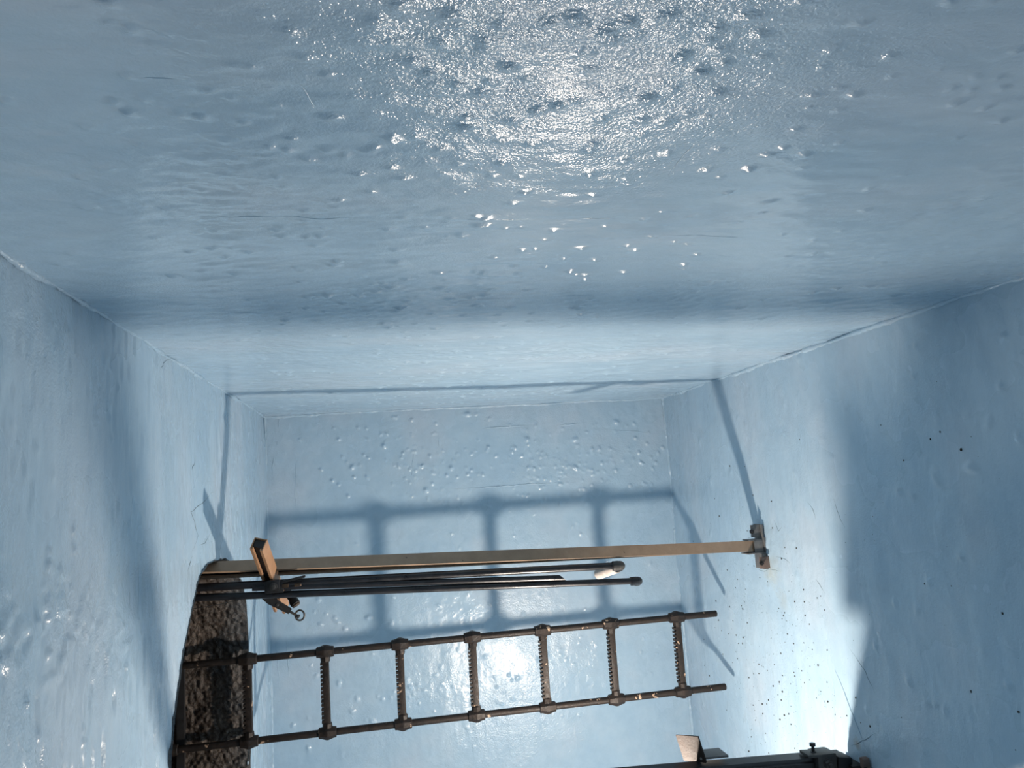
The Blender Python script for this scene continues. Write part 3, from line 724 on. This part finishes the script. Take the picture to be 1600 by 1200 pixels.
# thin wire
mb = MB()
pts = [(-.98, .345, 2.72), (-.80, .352, 2.76), (-.655, .345, 2.785), (-.555, .336, 2.79), (-.461, .322, 2.79), (-.425, .316, 2.785), (-.41, .315, 2.782)]
P_ = []
for i in range(len(pts)-1):
    for k in range(5): P_.append(np.array(pts[i])*(1-k/5) + np.array(pts[i+1])*k/5)
P_.append(np.array(pts[-1]))
mb.tube(P_, .0013, 6)
tag(mb.build('wire', M_clip, base=pts[-1]), 'thin dark wire running from the cable grip up into the hatch', 'wire')
mb = MB(); pts = [(-.318, .288, 2.744), (-.29, .280, 2.744), (-.25, .280, 2.744), (-.21, .284, 2.746), (-.18, .290, 2.752)]
mb.tube(pts, .0012, 6)
tag(mb.build('wire', M_clip, base=pts[0]), 'short loose end of wire curling beside the pipe clamp', 'wire')

# ------------------------------------------------------------------ thick dark guide rail at the lower edge
B0 = np.array((-.90, .789, 2.245)); B1 = np.array((1.33, .957, 2.440))
t = thing('guide_rail', (1.466, .95, 2.41), 'thick dark steel guide rail with a bolted clip at its foot', 'rail')
RP = [(-.036, -.030), (.036, -.030), (.036, -.020), (.012, -.016), (.009, -.010), (.009, .034), (-.009, .034), (-.009, -.010), (-.012, -.016), (-.036, -.020)]
mb = MB()
bw = dirn(20)
sq = .026
RB = [(-sq, -sq), (-sq, sq*.55), (-sq*.62, sq*.62), (-sq*.55, sq*.95), (sq*.55, sq*.95), (sq*.62, sq*.62), (sq, sq*.55), (sq, -sq)]
mb.sweep(B0, B1 + nrm(B1-B0)*.10, RB, dirn(8), dirn(8), 12)
mb.build('rail_body', M_rail, t, ang=20)
mb = MB()
mb.box((1.352, .948, 2.430), (.034, .032, .034), ax=((1, .03, .03), (-.03, 1, 0), (0, 0, 1)), bev=.008)
mb.box((1.318, .920, 2.425), (.030, .004, .028), ax=((1, .07, .03), (-.07, 1, 0), (0, 0, 1)), bev=.001)
mb.build('rail_clip', M_clip, t, ang=30)
mb = MB(); mb.box((1.412, .975, 2.435), (.026, .040, .034), ax=((1, .18, 0), (-.18, 1, 0), (0, 0, 1)), bev=.009)
mb.box((1.448, .995, 2.435), (.020, .035, .05), bev=.002)
mb.build('foot_plate', M_black, t, ang=30)
mb = MB(); mb.lathe((1.322, .922, 2.425), (-.02, -1, 0), [(0, .0105), (.008, .0105), (.009, .0055), (.024, .0055), (.025, .0105), (.033, .0105), (.034, .008)], 6, hint=(1, 0, 0))
mb.build('bolt', M_black, t, ang=25)
mb = MB(); mb.lathe((1.350, .945, 2.397), (.1, .1, -1), [(0, .016), (.004, .016), (.0041, .0125), (.013, .0125), (.0131, .007), (.022, .007)], 6)
o = mb.build('bolt', M_clip, t, ang=25); o['label'] = 'grey bolt head'
# angle cleat behind the rail
pl = MB(); pl.box((1.126, 1.045, 2.378), (.340, .006, .098), bev=.001)  # plate added out of frame to block the lamp from the floor
tag(pl.build('added_shade_plate', M_rail, base=(1.466, 1.045, 2.378)), 'unseen upright dark plate added by the rail foot to shade the floor', 'plate')
t = thing('angle_cleat', (.95, .90, 2.44), 'pinkish rusty steel angle standing on the dark guide rail', 'bracket')
mb = MB()
c0 = [(.882, .829, 2.475), (.925, .815, 2.395), (.944, .895, 2.395), (.902, .909, 2.475)]
nn = np.array((.0045, -.001, .0025))
mb.add([np.array(c) for c in c0] + [np.array(c) + nn for c in c0], [(0,1,2,3), (7,6,5,4), (0,4,5,1), (1,5,6,2), (2,6,7,3), (3,7,4,0)])
mb.build('upright_leg', M_cleat, t, ang=25)
mb = MB()
ax_ = ((1, .03, 0), (-.03, 1, 0), (0, 0, 1))
mb.box((.978, .886, 2.440), (.046, .0035, .036), ax=ax_, bev=.0012)
mb.build('flat_leg', M_bracket, t, ang=25)

# stub in the stained hollow of the floor
t = thing('anchor_stub', (1.466, .945, 2.35), 'pinkish anchor stub in a stained hollow of the floor beyond the rail foot', 'anchor')
mb = MB(); mb.box((1.452, .940, 2.352), (.012, .016, .010), bev=.004); mb.build('stub_plate', M_pink, t)
mb = MB(); mb.lathe((1.448, .958, 2.340), (-1, 0, -.2), [(0, .009), (.008, .009), (.009, .005), (.014, .005)], 6); mb.build('nut', M_black, t, ang=25)

# ------------------------------------------------------------------ grit lying on the floor
mb = MB(); rg_ = random.Random(5)
ico = None
bm = bmesh.new(); bmesh.ops.create_icosphere(bm, subdivisions=1, radius=1); bm.verts.index_update()
IV = [v.co.copy() for v in bm.verts]; IF = [[v.index for v in f.verts] for f in bm.faces]; bm.free()
spots = []
for k in range(720):
    if rg_.random() < .75: v_, d_ = rg_.gauss(.78, .28), rg_.gauss(2.85, .26)
    else: v_, d_ = rg_.uniform(-.2, 1.2), rg_.uniform(1.6, 3.7)
    spots.append((v_, d_, .0008 + .0034*rg_.random()**4.5))
for (v_, d_, r_) in spots:
    if not (SIDE_V + .02 < v_ < 1.3 and 1.3 < d_ < 3.8): continue
    if (.20 < v_ < .42 and 2.83 < d_ < 2.98) or (v_ > .86 and 2.2 < d_ < 2.52): continue
    hh = float(h_floor(np.array([v_]), np.array([d_]))[0])
    sc = [rg_.uniform(.6, 1.4) for _ in range(3)]
    mb.add([(FLOOR_U - hh - r_*.35 + c.x*r_*.6*sc[0], v_ + c.y*r_*sc[1]*rg_.uniform(.85, 1.15), d_ + c.z*r_*sc[2]*rg_.uniform(.85, 1.15)) for c in IV], IF)
o = mb.build('grit', M_grit, smooth_=False, base=(FLOOR_U, .8, 2.8))
tag(o, 'dark grit and crumbs scattered over the pale painted floor', 'grit', kind='stuff')

# ------------------------------------------------------------------ work lamp standing beside the pit, just out of frame
lu, lv, ld = LAMP
t = thing('work_lamp', (FLOOR_U, lv + .30, ld), 'lit globe work lamp on a short stand behind the guide rail', 'lamp')
mb = MB(); prof = []
for k in range(13):
    th = math.pi*k/12; prof.append((.55*LAMP_R*(1 - math.cos(th)), max(.0004, LAMP_R*math.sin(th))))
la = nrm((.27, .96, 0))
mb.lathe(np.array((lu, lv, ld)) - la*.55*LAMP_R, la, prof, 24, hint=(1, 0, 0)); mb.build('globe', M_lamp, t, ang=80)
mb = MB(); mb.lathe(np.array((lu, lv, ld)) + la*(.55*LAMP_R - .002), la, [(0, .014), (.01, .020), (.05, .022), (.07, .014)], 18, hint=(1, 0, 0)); mb.build('socket', M_black, t)
mb = MB(); mb.tube([(lu + .022, lv + .08, ld), (lu + .045, lv + .20, ld), (lu + .06, lv + .27, ld), (lu + .10, lv + .30, ld), (FLOOR_U - .03, lv + .30, ld)], .010, 12); mb.build('pole', M_black, t)
mb = MB(); mb.lathe((FLOOR_U - .004, lv + .30, ld), (-1, 0, 0), [(0, .13), (.012, .13), (.020, .12), (.04, .02)], 28); mb.build('base', M_black, t)

for o in bpy.data.objects:
    if '_base' in o: del o['_base']
